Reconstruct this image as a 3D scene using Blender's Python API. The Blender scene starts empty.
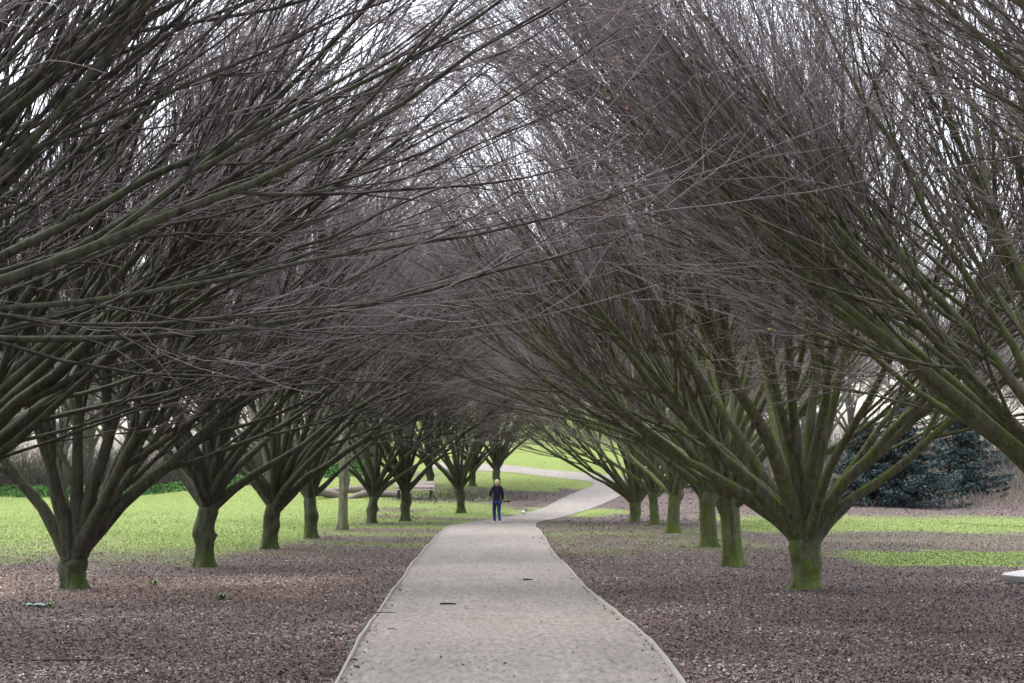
import bpy, math, random
import numpy as np

rng = np.random.default_rng(7)
random.seed(7)
R = math.radians
scene = bpy.context.scene
COL = scene.collection

# ------------------------------------------------------------------ camera model
FPX, HOR, CAMZ = 1750.0, 474.0, 1.8
PITCH = math.atan((HOR - 341.5) / FPX)

# ------------------------------------------------------------------ terrain
_py = np.array([-400, 62, 70, 78, 87, 93, 97, 101.5, 125, 160, 220, 400, 2500.])
_pz = np.array([0, 0, .03, .2, .76, 1.22, 1.58, 2.03, 4.2, 7.0, 10., 13., 13.])
_gy = np.arange(-400, 2500, 0.5)
_gz = np.interp(_gy, _py, _pz)
_k = np.exp(-0.5 * (np.arange(-12, 13) / 4.0) ** 2); _k /= _k.sum()
_gz = np.convolve(np.pad(_gz, 12, mode='edge'), _k, mode='valid')
def sst(a, b, x):
    t = np.clip((x - a) / (b - a), 0, 1); return t * t * (3 - 2 * t)
def H(x, y):
    x = np.asarray(x, float); y = np.asarray(y, float)
    m = .3 + .7 * sst(-24, -7, x) - .6 * sst(9, 22, x)
    z = np.interp(y, _gy, _gz) * m
    z = z + .025 * np.sin(.55 * x + 1.3) * np.sin(.41 * y + .4) + .015 * np.sin(1.3 * x + .2 * y)
    return z
def at(px, py):
    """point of the terrain seen at a pixel of the reference frame"""
    v = np.array([(px - 512) / FPX, -(py - 341.5) / FPX, 1.0])
    c, s = math.cos(PITCH), math.sin(PITCH)
    d = np.array([v[0], v[2] * c - v[1] * s, v[2] * s + v[1] * c])
    t0 = 4.0
    for t in np.arange(4, 400, .05):
        p = d * t
        if p[2] + CAMZ < H(p[0], p[1]):
            t0 = t; break
    p = d * t0
    return float(p[0]), float(p[1]), float(H(p[0], p[1]))

# ------------------------------------------------------------------ helpers
def tag(o, label=None, cat=None, group=None, kind=None):
    if label: o['label'] = label
    if cat: o['category'] = cat
    if group: o['group'] = group
    if kind: o['kind'] = kind
    return o
def empty(name, loc, rz=0):
    o = bpy.data.objects.new(name, None); COL.objects.link(o)
    o.location = loc; o.rotation_euler = (0, 0, rz); o.empty_display_size = .2
    return o
def link(name, me, mat, parent=None):
    o = bpy.data.objects.new(name, me); COL.objects.link(o)
    if mat is not None:
        me.materials.clear(); me.materials.append(mat)
    if parent: o.parent = parent
    return o
def mesh_np(name, V, F, attrs=None, smooth=False):
    """V (n,3), F (m,4) or (m,3) arrays"""
    me = bpy.data.meshes.new(name)
    V = np.ascontiguousarray(V, np.float32); F = np.ascontiguousarray(F, np.int32)
    n, k = F.shape
    me.vertices.add(len(V)); me.vertices.foreach_set('co', V.ravel())
    me.loops.add(n * k); me.loops.foreach_set('vertex_index', F.ravel())
    me.polygons.add(n)
    me.polygons.foreach_set('loop_start', np.arange(0, n * k, k, dtype=np.int32))
    me.polygons.foreach_set('loop_total', np.full(n, k, np.int32))
    if smooth: me.polygons.foreach_set('use_smooth', np.ones(n, bool))
    for nm, a in (attrs or {}).items():
        at_ = me.attributes.new(nm, 'FLOAT', 'POINT')
        at_.data.foreach_set('value', np.ascontiguousarray(a, np.float32).ravel())
    me.update(calc_edges=True)
    return me
def nrm(a):
    return a / np.maximum(np.linalg.norm(a, axis=-1, keepdims=True), 1e-9)
def tubes(P, Rd, S, seed=0):
    """P (N,K,3), Rd (N,K) -> verts, quads, radius"""
    r = np.random.default_rng(seed)
    N, K, _ = P.shape
    T = nrm(np.gradient(P, axis=1))
    ref = r.normal(size=(N, 1, 3)); ref = nrm(ref - (ref * T[:, :1]).sum(-1, keepdims=True) * T[:, :1])
    U = nrm(np.cross(T, np.broadcast_to(ref, T.shape))); W = np.cross(T, U)
    a = np.arange(S) * 2 * np.pi / S
    V = P[:, :, None, :] + Rd[:, :, None, None] * (np.cos(a)[:, None] * U[:, :, None, :] + np.sin(a)[:, None] * W[:, :, None, :])
    base = (np.arange(N) * K * S)[:, None, None] + (np.arange(K - 1) * S)[None, :, None]
    i = np.arange(S)[None, None, :]; j = (np.arange(S)[None, None, :] + 1) % S
    F = np.stack([base + i, base + j, base + S + j, base + S + i], -1).reshape(-1, 4)
    return V.reshape(-1, 3), F, np.repeat(Rd.reshape(-1), S)
def cat(parts):
    Vs, Fs, As, off = [], [], [], 0
    for V, F, A in parts:
        Vs.append(V); Fs.append(F + off); As.append(A); off += len(V)
    return np.concatenate(Vs), np.concatenate(Fs), np.concatenate(As)

# ------------------------------------------------------------------ materials
def new_mat(name):
    m = bpy.data.materials.new(name); m.use_nodes = True
    nt = m.node_tree; b = nt.nodes['Principled BSDF']
    b.inputs['Roughness'].default_value = .85
    b.inputs['Specular IOR Level'].default_value = .25
    return m, nt, b
def node(nt, t, **kw):
    n = nt.nodes.new(t)
    for k, v in kw.items(): setattr(n, k, v)
    return n
def noise(nt, scale, detail=5, rough=.6, vec=None):
    n = node(nt, 'ShaderNodeTexNoise'); n.inputs['Scale'].default_value = scale
    n.inputs['Detail'].default_value = detail; n.inputs['Roughness'].default_value = rough
    if vec is not None: nt.links.new(vec, n.inputs['Vector'])
    return n.outputs['Fac']
def ramp(nt, fac, stops):
    n = node(nt, 'ShaderNodeValToRGB'); e = n.color_ramp.elements
    while len(e) < len(stops): e.new(.5)
    for k, (p, c) in enumerate(stops):
        e[k].position = p
        e[k].color = (c if len(c) == 4 else (*c, 1)) if isinstance(c, tuple) else (c, c, c, 1)
    nt.links.new(fac, n.inputs['Fac']); return n.outputs['Color']
def mix(nt, fac, a, b, mode='MIX'):
    n = node(nt, 'ShaderNodeMix', data_type='RGBA', blend_type=mode)
    for s, v in ((n.inputs[0], fac), (n.inputs[6], a), (n.inputs[7], b)):
        if isinstance(v, bpy.types.NodeSocket): nt.links.new(v, s)
        elif isinstance(v, tuple): s.default_value = (*v, 1)
        else: s.default_value = v
    return n.outputs[2]
def maths(nt, op, a, b=0., clamp=False):
    n = node(nt, 'ShaderNodeMath', operation=op); n.use_clamp = clamp
    for s, v in ((n.inputs[0], a), (n.inputs[1], b)):
        if isinstance(v, bpy.types.NodeSocket): nt.links.new(v, s)
        else: s.default_value = v
    return n.outputs[0]
def maprange(nt, v, a, b, c=0., d=1.):
    n = node(nt, 'ShaderNodeMapRange'); nt.links.new(v, n.inputs[0])
    for i, q in enumerate((a, b, c, d)): n.inputs[i + 1].default_value = q
    return n.outputs[0]
def attr(nt, name):
    return node(nt, 'ShaderNodeAttribute', attribute_name=name).outputs['Fac']
def bump(nt, b, h, strength, dist=.02):
    n = node(nt, 'ShaderNodeBump'); n.inputs['Strength'].default_value = strength
    n.inputs['Distance'].default_value = dist
    nt.links.new(h, n.inputs['Height']); nt.links.new(n.outputs[0], b.inputs['Normal'])
def objco(nt):
    return node(nt, 'ShaderNodeTexCoord').outputs['Object']

def bark_mat(name, bark_d, bark_l, moss, moss_amt, twig=(.255, .213, .211)):
    m, nt, b = new_mat(name)
    oc = objco(nt)
    mp = node(nt, 'ShaderNodeMapping'); mp.inputs['Scale'].default_value = (1, 1, .22)
    nt.links.new(oc, mp.inputs['Vector'])
    mp2 = node(nt, 'ShaderNodeMapping'); mp2.inputs['Scale'].default_value = (1.6, 1.6, .7); nt.links.new(oc, mp2.inputs['Vector'])
    n1 = noise(nt, 14, 8, .7, mp.outputs[0]); n2 = noise(nt, 2.6, 7, .7, mp2.outputs[0]); n3 = noise(nt, 45, 4, .6, oc)
    base = mix(nt, ramp(nt, n1, [(.38, 0.), (.6, 1.)]), tuple(.7 * q for q in bark_d), tuple(1.25 * q for q in bark_l))
    base = mix(nt, ramp(nt, noise(nt, 5, 4, .6, oc), [(.55, 0.), (.72, .5)]), base, (.12, .085, .06))
    geo = node(nt, 'ShaderNodeNewGeometry')
    sx = node(nt, 'ShaderNodeSeparateXYZ'); nt.links.new(geo.outputs['Normal'], sx.inputs[0])
    up = maprange(nt, sx.outputs[2], -.5, .9)
    side = maprange(nt, sx.outputs[0], .9, -.9)
    rad = attr(nt, 'rad')
    big = maprange(nt, rad, .006, .028)
    f = maths(nt, 'MULTIPLY', maths(nt, 'ADD', maths(nt, 'ADD', maths(nt, 'MULTIPLY', up, .6), .4), maths(nt, 'MULTIPLY', side, .35)), moss_amt)
    patch = ramp(nt, n2, [(.36, 0.), (.58, 1.)])
    f = maths(nt, 'MULTIPLY', maths(nt, 'MULTIPLY', f, big), patch)
    low = attr(nt, 'low')                       # moss and algae at the foot of the bole
    f = maths(nt, 'ADD', f, maths(nt, 'MULTIPLY', maths(nt, 'MULTIPLY', low, 1.3), ramp(nt, maths(nt, 'ADD', maths(nt, 'MULTIPLY', n2, .6), maths(nt, 'MULTIPLY', n1, .4)), [(.38, .08), (.58, 1.)])), True)
    mossc = mix(nt, ramp(nt, n3, [(.35, 0.), (.65, 1.)]), tuple(.7 * c for c in moss), tuple(2.1 * c for c in moss))
    c = mix(nt, f, base, mossc)
    c = mix(nt, maprange(nt, rad, .0065, .0025), c, mix(nt, n2, tuple(.75 * q for q in twig), tuple(1.25 * q for q in twig)))
    nt.links.new(c, b.inputs['Base Color'])
    b.inputs['Roughness'].default_value = .8
    bump(nt, b, n1, .7, .025)
    return m
M = {}
M['bark'] = bark_mat('bark', (.021, .019, .015), (.055, .049, .040), (.042, .055, .012), .55)
M['bark_moss'] = bark_mat('mossy_bark', (.048, .041, .032), (.13, .115, .092), (.066, .085, .015), .95)
M['bark_pale'] = bark_mat('pale_bark', (.12, .105, .09), (.25, .225, .195), (.10, .11, .04), .25, (.26, .235, .225))

def simple(name, c, rough=.8, var=.25, scale=20, bumpk=0.):
    m, nt, b = new_mat(name)
    n = noise(nt, scale, 5, .6, objco(nt))
    nt.links.new(mix(nt, n, tuple(q * (1 - var) for q in c), tuple(q * (1 + var) for q in c)), b.inputs['Base Color'])
    b.inputs['Roughness'].default_value = rough
    if bumpk: bump(nt, b, n, bumpk)
    return m

def ramp_attr(name, stops, rough=.85, spec=.2, transl=0.):
    m, nt, b = new_mat(name)
    nt.links.new(ramp(nt, attr(nt, 'tone'), stops), b.inputs['Base Color'])
    b.inputs['Roughness'].default_value = rough; b.inputs['Specular IOR Level'].default_value = spec
    return m
M['litter'] = ramp_attr('leaf_litter', [(0, (.055, .039, .036)), (.35, (.12, .089, .082)), (.7, (.18, .138, .124)), (.88, (.25, .19, .16)), (.96, (.38, .32, .285)), (1, (.5, .45, .42))])
M['grass'] = ramp_attr('grass_blades', [(0, (.095, .14, .036)), (.5, (.145, .205, .05)), (.85, (.185, .24, .064)), (1, (.21, .22, .095))])
M['leaf'] = ramp_attr('withered_leaf', [(0, (.13, .07, .03)), (.6, (.22, .13, .05)), (1, (.30, .22, .08))])
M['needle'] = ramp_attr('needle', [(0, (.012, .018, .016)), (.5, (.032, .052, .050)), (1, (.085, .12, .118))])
M['shrub'] = ramp_attr('shrub_twig', [(0, (.05, .045, .035)), (.6, (.11, .10, .08)), (1, (.17, .15, .12))])
M['ivy'] = ramp_attr('ground_cover_leaf', [(0, (.03, .07, .02)), (.6, (.06, .15, .035)), (1, (.12, .22, .06))])
M['reed'] = ramp_attr('dry_stalk', [(0, (.13, .10, .085)), (.5, (.24, .20, .165)), (1, (.36, .31, .26))])
M['timber'] = simple('weathered_timber', (.25, .235, .215), .85, .3, 25, .3)
M['bench'] = simple('bench_plank', (.55, .45, .42), .8, .2, 12, .2)
M['iron'] = simple('dark_iron', (.03, .03, .03), .5)
M['slab'] = simple('pale_slab', (.38, .37, .375), .75, .12, 9, .3)
M['logend'] = simple('cut_log_end', (.50, .40, .33), .8, .2, 30)
M['log'] = simple('pale_log_bark', (.20, .165, .14), .9, .35, 9, .5)
M['skin'] = simple('skin', (.50, .32, .24), .55, .05)
M['jacket'] = simple('navy_jacket', (.012, .015, .032), .75, .3, 30, .2)
M['jeans'] = simple('blue_denim', (.026, .046, .125), .85, .3, 25, .2)
M['hair'] = simple('blonde_hair', (.66, .50, .31), .6, .35, 60, .4)
M['shoe'] = simple('pale_shoe', (.62, .60, .58), .6)
M['glove'] = simple('dark_glove', (.02, .028, .022), .8)
M['stickdark'] = simple('dark_stick', (.035, .028, .02), .8, .4)
M['dogwhite'] = simple('white_fur', (.75, .73, .70), .9, .1, 40, .4)
M['dogdark'] = simple('dark_fur', (.03, .025, .022), .9, .2, 40, .4)
M['teal'] = simple('teal_plastic', (.17, .28, .26), .5, .15)
M['weed'] = simple('weed_leaf', (.13, .19, .08), .7, .4, 10)

# ------------------------------------------------------------------ ground
def grass_mask(x, y):
    n = .5 * np.sin(.9 * x + .6 * np.sin(.5 * y)) * np.sin(.35 * y + 1) + .5 * np.sin(2.1 * x + 1.1 * y) * np.sin(.8 * y - .7 * x)
    yy = y + 2.2 * n + .5 * np.sin(3.7 * x + 1.9 * y) * np.sin(1.7 * x - .6 * y)
    lawn = (.45 * sst(32.5, 36, yy) + .55 * sst(36, 50, yy)) * (.82 + .18 * n) * sst(-4.9, -6.6, x + .6 * n)
    mixl = .50 * sst(36, 44, yy) * sst(-7.5, -6, x) * sst(.5, -1.5, x)
    mixl = mixl * (.55 + .45 * np.sin(.9 * y + .5 * x)) + .25 * sst(50, 62, y) * sst(-7, -5.5, x) * sst(.4, -.4, x)
    r1 = sst(6.4, 8.2, x + .5 * n) * (.8 * sst(34, 36.5, yy) * sst(43, 40, yy) + .72 * sst(53, 57, yy) * sst(80, 66, yy) + .25 * sst(41, 45, yy) * sst(57, 52, yy))
    r2 = sst(.4, 1.2, x) * sst(8, 6, x) * (.42 * sst(37, 42, yy) * sst(58, 50, yy) * (.7 + .3 * n) + .25 * sst(50, 54, yy) * sst(70, 62, yy))
    bend = sst(-6, -3, x) * sst(6.5, 4.5, x) * (.75 * sst(71, 74, yy) * sst(80, 77, yy) + .8 * sst(88, 92, yy) * sst(101, 99, yy))
    hill = sst(97, 101, y + .25 * x) * sst(-14, -9, x) * sst(34, 18, x)
    hill = hill * (1 - .45 * sst(118, 122, y) * sst(132, 127, y))
    g = np.maximum.reduce([lawn, mixl, r1, r2, bend, hill])
    far = sst(170, 260, y)
    return np.clip(np.maximum(g, far * .8), 0, 1)

def axis(segs):
    a = [segs[0][0]]
    for s, e, d in segs:
        n = max(1, int(round((e - s) / d))); a += list(np.linspace(s, e, n + 1)[1:])
    return np.array(a)
gx = axis([(-1200, -200, 100), (-200, -60, 10), (-60, -22, 1.5), (-22, 22, .3), (22, 60, 1.5), (60, 200, 10), (200, 1200, 100)])
gy = axis([(-300, -20, 20), (-20, 12, 1), (12, 72, .35), (72, 125, .5), (125, 250, 4), (250, 600, 25), (600, 2400, 150)])
X, Y = np.meshgrid(gx, gy)
Z = H(X, Y)
nx, ny = len(gx), len(gy)
V = np.stack([X, Y, Z], -1).reshape(-1, 3)
ii = (np.arange(ny - 1)[:, None] * nx + np.arange(nx - 1)[None, :]).reshape(-1)
F = np.stack([ii, ii + 1, ii + nx + 1, ii + nx], -1)
dry = sst(24, 26.5, Y) * sst(33, 30, Y) * sst(-1.8, -3.5, X)
ground_me = mesh_np('ground', V, F, {'grass': grass_mask(X, Y), 'dry': dry}, True)
m, nt, b = new_mat('ground')
oc = objco(nt)
nA, nB, nC, nD = noise(nt, 9, 6, .7, oc), noise(nt, .6, 4, .6, oc), noise(nt, 38, 4, .7, oc), noise(nt, 2.6, 5, .65, oc)
mul = mix(nt, ramp(nt, nC, [(.35, 0.), (.68, 1.)]), (.050, .037, .035), (.125, .097, .09))
mul = mix(nt, ramp(nt, nB, [(.35, 0.), (.65, .55)]), mul, (.105, .088, .082))
mul = mix(nt, maths(nt, 'MULTIPLY', attr(nt, 'dry'), .55), mul, (.20, .135, .095))
gr = mix(nt, ramp(nt, nA, [(.3, 0.), (.7, 1.)]), (.115, .165, .04), (.175, .235, .06))
gr = mix(nt, ramp(nt, nD, [(.42, 0.), (.75, .6)]), gr, (.17, .165, .095))
gm = maths(nt, 'ADD', attr(nt, 'grass'), maths(nt, 'MULTIPLY', maths(nt, 'SUBTRACT', nD, .5), 1.0))
gm = maths(nt, 'ADD', gm, maths(nt, 'MULTIPLY', maths(nt, 'SUBTRACT', nA, .5), .7))
gm = maprange(nt, gm, .22, .72)
nt.links.new(mix(nt, gm, mul, gr), b.inputs['Base Color'])
b.inputs['Roughness'].default_value = .95; b.inputs['Specular IOR Level'].default_value = .1
bump(nt, b, nC, .8, .03)
g = link('ground', ground_me, m); tag(g, kind='structure')

# ------------------------------------------------------------------ path
pairs = [((298, 760), (724, 760)), ((340, 683), (678, 683)), ((362, 642), (645, 640)), ((381, 612), (611, 612)), ((402, 582), (579, 583)), ((420, 557), (555, 557)), ((442, 533), (540, 533)), ((455, 525.5), (535.5, 524.5)),
         ((490, 520), (556, 519)), ((515, 516), (578, 513)), ((535.5, 511), (594, 508)), ((552, 504), (608, 502)),
         ((565, 497), (621, 495.6)), ((583, 490), (630, 488)), ((592, 486), (631, 481)), ((593.5, 484), (622, 476.5)),
         ((588, 481.5), (609, 475)), ((565, 479), (583, 472.7)), ((540, 476.3), (548, 470)), ((513, 473), (513, 466)),
         ((480, 471), (480, 464)), ((430, 469), (430, 462))]
def catmull(P, n):
    P = np.asarray(P); out = []
    Q = np.vstack([2 * P[0] - P[1], P, 2 * P[-1] - P[-2]])
    for i in range(1, len(Q) - 2):
        for t in np.linspace(0, 1, n, endpoint=False):
            a, b_, c, d = Q[i - 1], Q[i], Q[i + 1], Q[i + 2]
            out.append(.5 * (2 * b_ + (c - a) * t + (2 * a - 5 * b_ + 4 * c - d) * t * t + (3 * b_ - a - 3 * c + d) * t ** 3))
    out.append(Q[-2]); return np.array(out)
Lp = [at(*p[0])[:2] for p in pairs]; Rp = [at(*p[1])[:2] for p in pairs]
Lp = [(-1.5, -6), (-1.5, 5)] + Lp; Rp = [(1.5, -6), (1.5, 5)] + Rp
EL, ER = catmull(Lp, 10), catmull(Rp, 10)
wob = lambda E, ph: E + np.stack([.004 * np.sin(.9 * E[:, 1] + ph) + .004 * np.sin(2.3 * E[:, 1] + 2 * ph), 0 * E[:, 1]], -1)
EL, ER = wob(EL, 0.), wob(ER, 2.)
NW = 9
tt = np.linspace(0, 1, NW)
PXY = EL[:, None] * (1 - tt)[None, :, None] + ER[:, None] * tt[None, :, None]
PZ = H(PXY[..., 0], PXY[..., 1]) + .02 + .03 * (1 - (2 * tt - 1) ** 2)[None, :]
V = np.concatenate([PXY, PZ[..., None]], -1).reshape(-1, 3)
n = len(EL)
ii = (np.arange(n - 1)[:, None] * NW + np.arange(NW - 1)[None, :]).reshape(-1)
F = np.stack([ii, ii + 1, ii + NW + 1, ii + NW], -1)
m, nt, b = new_mat('path_surface')
oc = objco(nt)
n1, n2, n3 = noise(nt, 90, 3, .7, oc), noise(nt, 1.1, 5, .6, oc), noise(nt, 6, 6, .7, oc)
mp = node(nt, 'ShaderNodeMapping'); mp.inputs['Scale'].default_value = (.35, 1.6, 1); nt.links.new(oc, mp.inputs['Vector'])
n4 = noise(nt, 1.6, 6, .65, mp.outputs[0])
c = mix(nt, ramp(nt, n1, [(.3, 0.), (.7, 1.)]), (.158, .142, .125), (.238, .218, .196))
c = mix(nt, ramp(nt, n2, [(.40, 0.), (.62, .5)]), c, (.23, .213, .20))
c = mix(nt, ramp(nt, n4, [(.50, 0.), (.72, .4)]), c, (.14, .12, .112))
c = mix(nt, ramp(nt, n3, [(.60, 0.), (.72, .45)]), c, (.11, .098, .088))
nt.links.new(c, b.inputs['Base Color']); b.inputs['Roughness'].default_value = .9
mp5 = node(nt, 'ShaderNodeMapping'); mp5.inputs['Scale'].default_value = (1., .22, 1); nt.links.new(oc, mp5.inputs['Vector'])
n5, n6 = noise(nt, 17, 6, .75, mp5.outputs[0]), noise(nt, 9, 2, .5, mp5.outputs[0])
c = mix(nt, ramp(nt, n5, [(.30, .9), (.50, .0)]), c, (.06, .052, .046))
c = mix(nt, ramp(nt, n5, [(.54, 0.), (.70, .8)]), c, (.33, .305, .28))
c = mix(nt, ramp(nt, n6, [(.66, 0.), (.72, .7)]), c, (.085, .07, .06))
mp3 = node(nt, 'ShaderNodeMapping'); mp3.inputs['Scale'].default_value = (1., .12, 1); nt.links.new(oc, mp3.inputs['Vector'])
c = mix(nt, ramp(nt, noise(nt, 1.5, 4, .6, mp3.outputs[0]), [(.4, 0.), (.7, .35)]), c, (.12, .105, .095))
nt.links.new(c, b.inputs['Base Color'])
bump(nt, b, n5, .4, .006)
p = link('path', mesh_np('path', V, F, None, True), m); tag(p, kind='structure')
# timber edging strips
def edging(E, sgn):
    T = np.gradient(E, axis=0); T /= np.linalg.norm(T, axis=1, keepdims=True)
    Nn = np.stack([T[:, 1], -T[:, 0]], -1) * sgn
    keep = E[:, 1] < 63
    k = int(np.argmin(keep)) if not keep.all() else len(E)
    a, o = E[:k] + Nn[:k] * .0, E[:k] + Nn[:k] * .028
    h = .055 + .012 * np.sin(.8 * E[:k, 1] + sgn) + .006 * np.sin(3.1 * E[:k, 1])
    rows = []
    for q, dz in ((a, -.03), (a, h), (o, h), (o, -.03)):
        rows.append(np.concatenate([q, (H(q[:, 0], q[:, 1]) + dz)[:, None]], -1))
    V = np.stack(rows, 1).reshape(-1, 3)
    i = np.arange(k - 1)[:, None] * 4; j = np.arange(3)[None, :]
    F = np.stack([i + j, i + j + 1, i + j + 5, i + j + 4], -1).reshape(-1, 4)
    return V, F
for E, s in ((EL, -1), (ER, 1)):
    V, F = edging(E, s)
    o = link('path_edging', mesh_np('path_edging', V, F), M['timber'])
    tag(o, kind='structure')

# ------------------------------------------------------------------ trees
def grow(P, Rd, LEN, cnt, t0, t1, ratio, ang, K, rr, rmin, trop, jit, r, flat=0.):
    N, KP, _ = P.shape
    idx = np.repeat(np.arange(N), cnt)
    n = len(idx)
    t = t0 + (t1 - t0) * ((np.tile(np.arange(cnt), N) + r.random(n)) / cnt)
    f = t * (KP - 1); i0 = np.minimum(f.astype(int), KP - 2); w = (f - i0)[:, None]
    p = P[idx, i0] * (1 - w) + P[idx, i0 + 1] * w
    tan = nrm(P[idx, i0 + 1] - P[idx, i0])
    rp = Rd[idx, i0] * (1 - w[:, 0]) + Rd[idx, i0 + 1] * w[:, 0]
    perp = r.normal(size=(n, 3)); perp[:, 2] *= (1 - flat)
    perp = nrm(perp - (perp * tan).sum(-1, keepdims=True) * tan)
    a = np.radians(ang[0] + (ang[1] - ang[0]) * r.random(n))[:, None]
    d = np.cos(a) * tan + np.sin(a) * perp
    L = LEN[idx] * ratio * (1.15 - .65 * t) * (.6 + .8 * r.random(n))
    out = np.empty((n, K, 3)); out[:, 0] = p
    for k in range(1, K):
        d = nrm(d + jit * r.normal(size=(n, 3)) + np.array([0, 0, trop]) * (L / K)[:, None] - .045 * (tan if k < 3 else 0) * -1)
        out[:, k] = out[:, k - 1] + d * (L / (K - 1))[:, None]
    s = np.linspace(0, 1, K)[None, :]
    r0 = np.maximum(rp * rr * (.7 + .5 * r.random(n)), rmin)[:, None]
    rad = r0 * (1 - s) ** .8 + rmin * .55 * s
    return out, rad, L

def tree_meshes(seed, trunk_h, trunk_r, limbs, dens=(9, 9, 7), steep=14., twig_r=.0042, leaves=0, lean=(0, 0), limb_r=1., lowk=.62, t2=.24):
    """limbs: list of (azimuth deg, elevation deg, length m, start height fraction)"""
    r = np.random.default_rng(seed)
    # bole: fluted, flared at the foot, swelling where the limbs leave
    K, S = 22, 26
    s = np.linspace(0, 1, K)
    top = trunk_h * 1.12
    z = -.15 + (top + .15) * s
    hz = np.clip(z / trunk_h, 0, 1.2)
    rad = trunk_r * (1 + .42 * np.exp(-np.maximum(z, 0) / .13) - .12 * np.sin(np.pi * np.clip(hz, 0, 1)) + .09 * sst(.6, .95, hz)) * (1 - .9 * sst(.68, 1.13, hz))
    a = np.arange(S) * 2 * np.pi / S
    ph = r.random(6) * 6.28
    flute = 1 + .085 * np.sin(3 * a[None] + ph[0] + 1.2 * s[:, None]) + .06 * np.sin(5 * a[None] + ph[1] - 1.5 * s[:, None]) + .04 * np.sin(9 * a[None] + ph[2] + .8 * s[:, None]) + .02 * r.normal(size=(K, S))
    flute += (.24 * np.exp(-np.maximum(z, 0) / .14))[:, None] * np.sin(5 * a + ph[3] + .5 * np.sin(2 * a))[None]
    cx = lean[0] * s ** 1.5 + .02 * np.sin(3 * s + ph[4]); cy = lean[1] * s ** 1.5 + .02 * np.sin(3 * s + ph[5])
    V = np.stack([cx[:, None] + rad[:, None] * flute * np.cos(a), cy[:, None] + rad[:, None] * flute * np.sin(a), np.repeat(z[:, None], S, 1)], -1).reshape(-1, 3)
    i = np.arange(K - 1)[:, None] * S; j = np.arange(S)[None]; j2 = (j + 1) % S
    F = np.stack([i + j, i + j2, i + S + j2, i + S + j], -1).reshape(-1, 4)
    for _ in range(9):      # burls and old pruning scars
        a0, z0, sz = r.random() * 6.28, r.uniform(.3, 1.1) * trunk_h, r.uniform(.05, .15)
        vx, vy, vz = V[:, 0] - np.repeat(cx, S), V[:, 1] - np.repeat(cy, S), V[:, 2]
        da = np.angle(np.exp(1j * (np.arctan2(vy, vx) - a0))) * trunk_r
        k_ = np.exp(-(da ** 2 + (vz - z0) ** 2) / (2 * sz ** 2)) * r.uniform(.025, .10)
        V[:, 0] += np.cos(a0) * k_; V[:, 1] += np.sin(a0) * k_
    low = np.repeat(np.clip(1.1 - z / (trunk_h * .75), 0, 1), S)
    trunk = mesh_np('trunk', V, F, {'rad': np.full(len(V), .06), 'low': low * lowk}, True)
    # limbs
    K1 = 16
    n = len(limbs)
    P = np.empty((n, K1, 3)); L1 = np.array([l[2] for l in limbs], float)
    az = np.radians([l[0] for l in limbs]); el = np.radians([l[1] for l in limbs])
    sh = np.array([l[3] for l in limbs])
    zf = sh * trunk_h
    off = np.array([lean[0], lean[1]])[None, :] * (np.clip(zf / top, 0, 1)[:, None]) ** 1.5
    P[:, 0, 0] = off[:, 0] + .25 * trunk_r * np.cos(az); P[:, 0, 1] = off[:, 1] + .25 * trunk_r * np.sin(az); P[:, 0, 2] = zf
    e = el + np.radians(steep)
    azk = az.copy()
    for k in range(1, K1):
        u = k / (K1 - 1)
        ek = el + np.radians(steep) * np.maximum(0, 1 - u * 4.) + np.radians(9) * (u - .4) + r.normal(size=n) * .075
        azk = azk + r.normal(size=n) * .08
        d = np.stack([np.cos(ek) * np.cos(azk), np.cos(ek) * np.sin(azk), np.sin(ek)], -1)
        P[:, k] = P[:, k - 1] + d * (L1 / (K1 - 1))[:, None]
    u = np.linspace(0, 1, K1)[None]
    rb = limb_r * (.022 + .0072 * L1 * (.55 + .9 * r.random(n)))[:, None]
    Rd = rb * (1 - u) ** 1.05 * .88 + .009 + rb * .68 * np.exp(-u * 12)
    lm = []
    for q in range(n):
        V, F, A = tubes(P[q:q + 1], Rd[q:q + 1], 9, seed + q)
        lm.append(mesh_np('limb', V, F, {'rad': A, 'low': np.zeros(len(A))}, True))
    # crown
    P2, R2, L2 = grow(P, Rd, L1, dens[0], t2, .95, .62, (11, 33), 13, .58, .0055, .075, .055, r)
    q = P2[..., 2].min(1) > 1.35; P2, R2, L2 = P2[q], R2[q], L2[q]
    P3, R3, L3 = grow(P2, R2, L2, dens[1], .12, .97, .52, (9, 26), 8, .58, .0038, .10, .06, r)
    q = P3[..., 2].min(1) > 1.9; P3, R3, L3 = P3[q], R3[q], L3[q]
    P4, R4, L4 = grow(P3, R3, L3, dens[2], .12, 1., .54, (11, 36), 6, .7, twig_r * .75, .20, .12, r)
    P3b, R3b, L3b = grow(P, Rd, np.full(n, 1.7), 7, .35, 1., .62, (16, 45), 6, .3, .004, .2, .08, r)
    q = P4[..., 2].min(1) > 2.2; P4, R4 = P4[q], R4[q]
    q = P3b[..., 2].min(1) > 2.2; P3b, R3b = P3b[q], R3b[q]
    crown_parts = [tubes(P2, R2, 6, seed), tubes(P3, R3, 4, seed + 1), tubes(P3b, R3b, 3, seed + 2), tubes(P4, R4, 3, seed + 3)]
    V, F, A = cat(crown_parts)
    crown = mesh_np('crown', V, F, {'rad': A, 'low': np.zeros(len(A))}, False)
    lv = None
    if leaves:
        pick = r.integers(0, len(P4), leaves); c = P4[pick, r.integers(1, 6, leaves)]
        # dead leaves hang in loose clusters
        c = np.repeat(c, 4, 0) + r.normal(size=(leaves * 4, 3)) * .09
        lv = leaf_quads('withered_leaves', c, .016, .032, r)
    return trunk, lm, crown, lv

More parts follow.
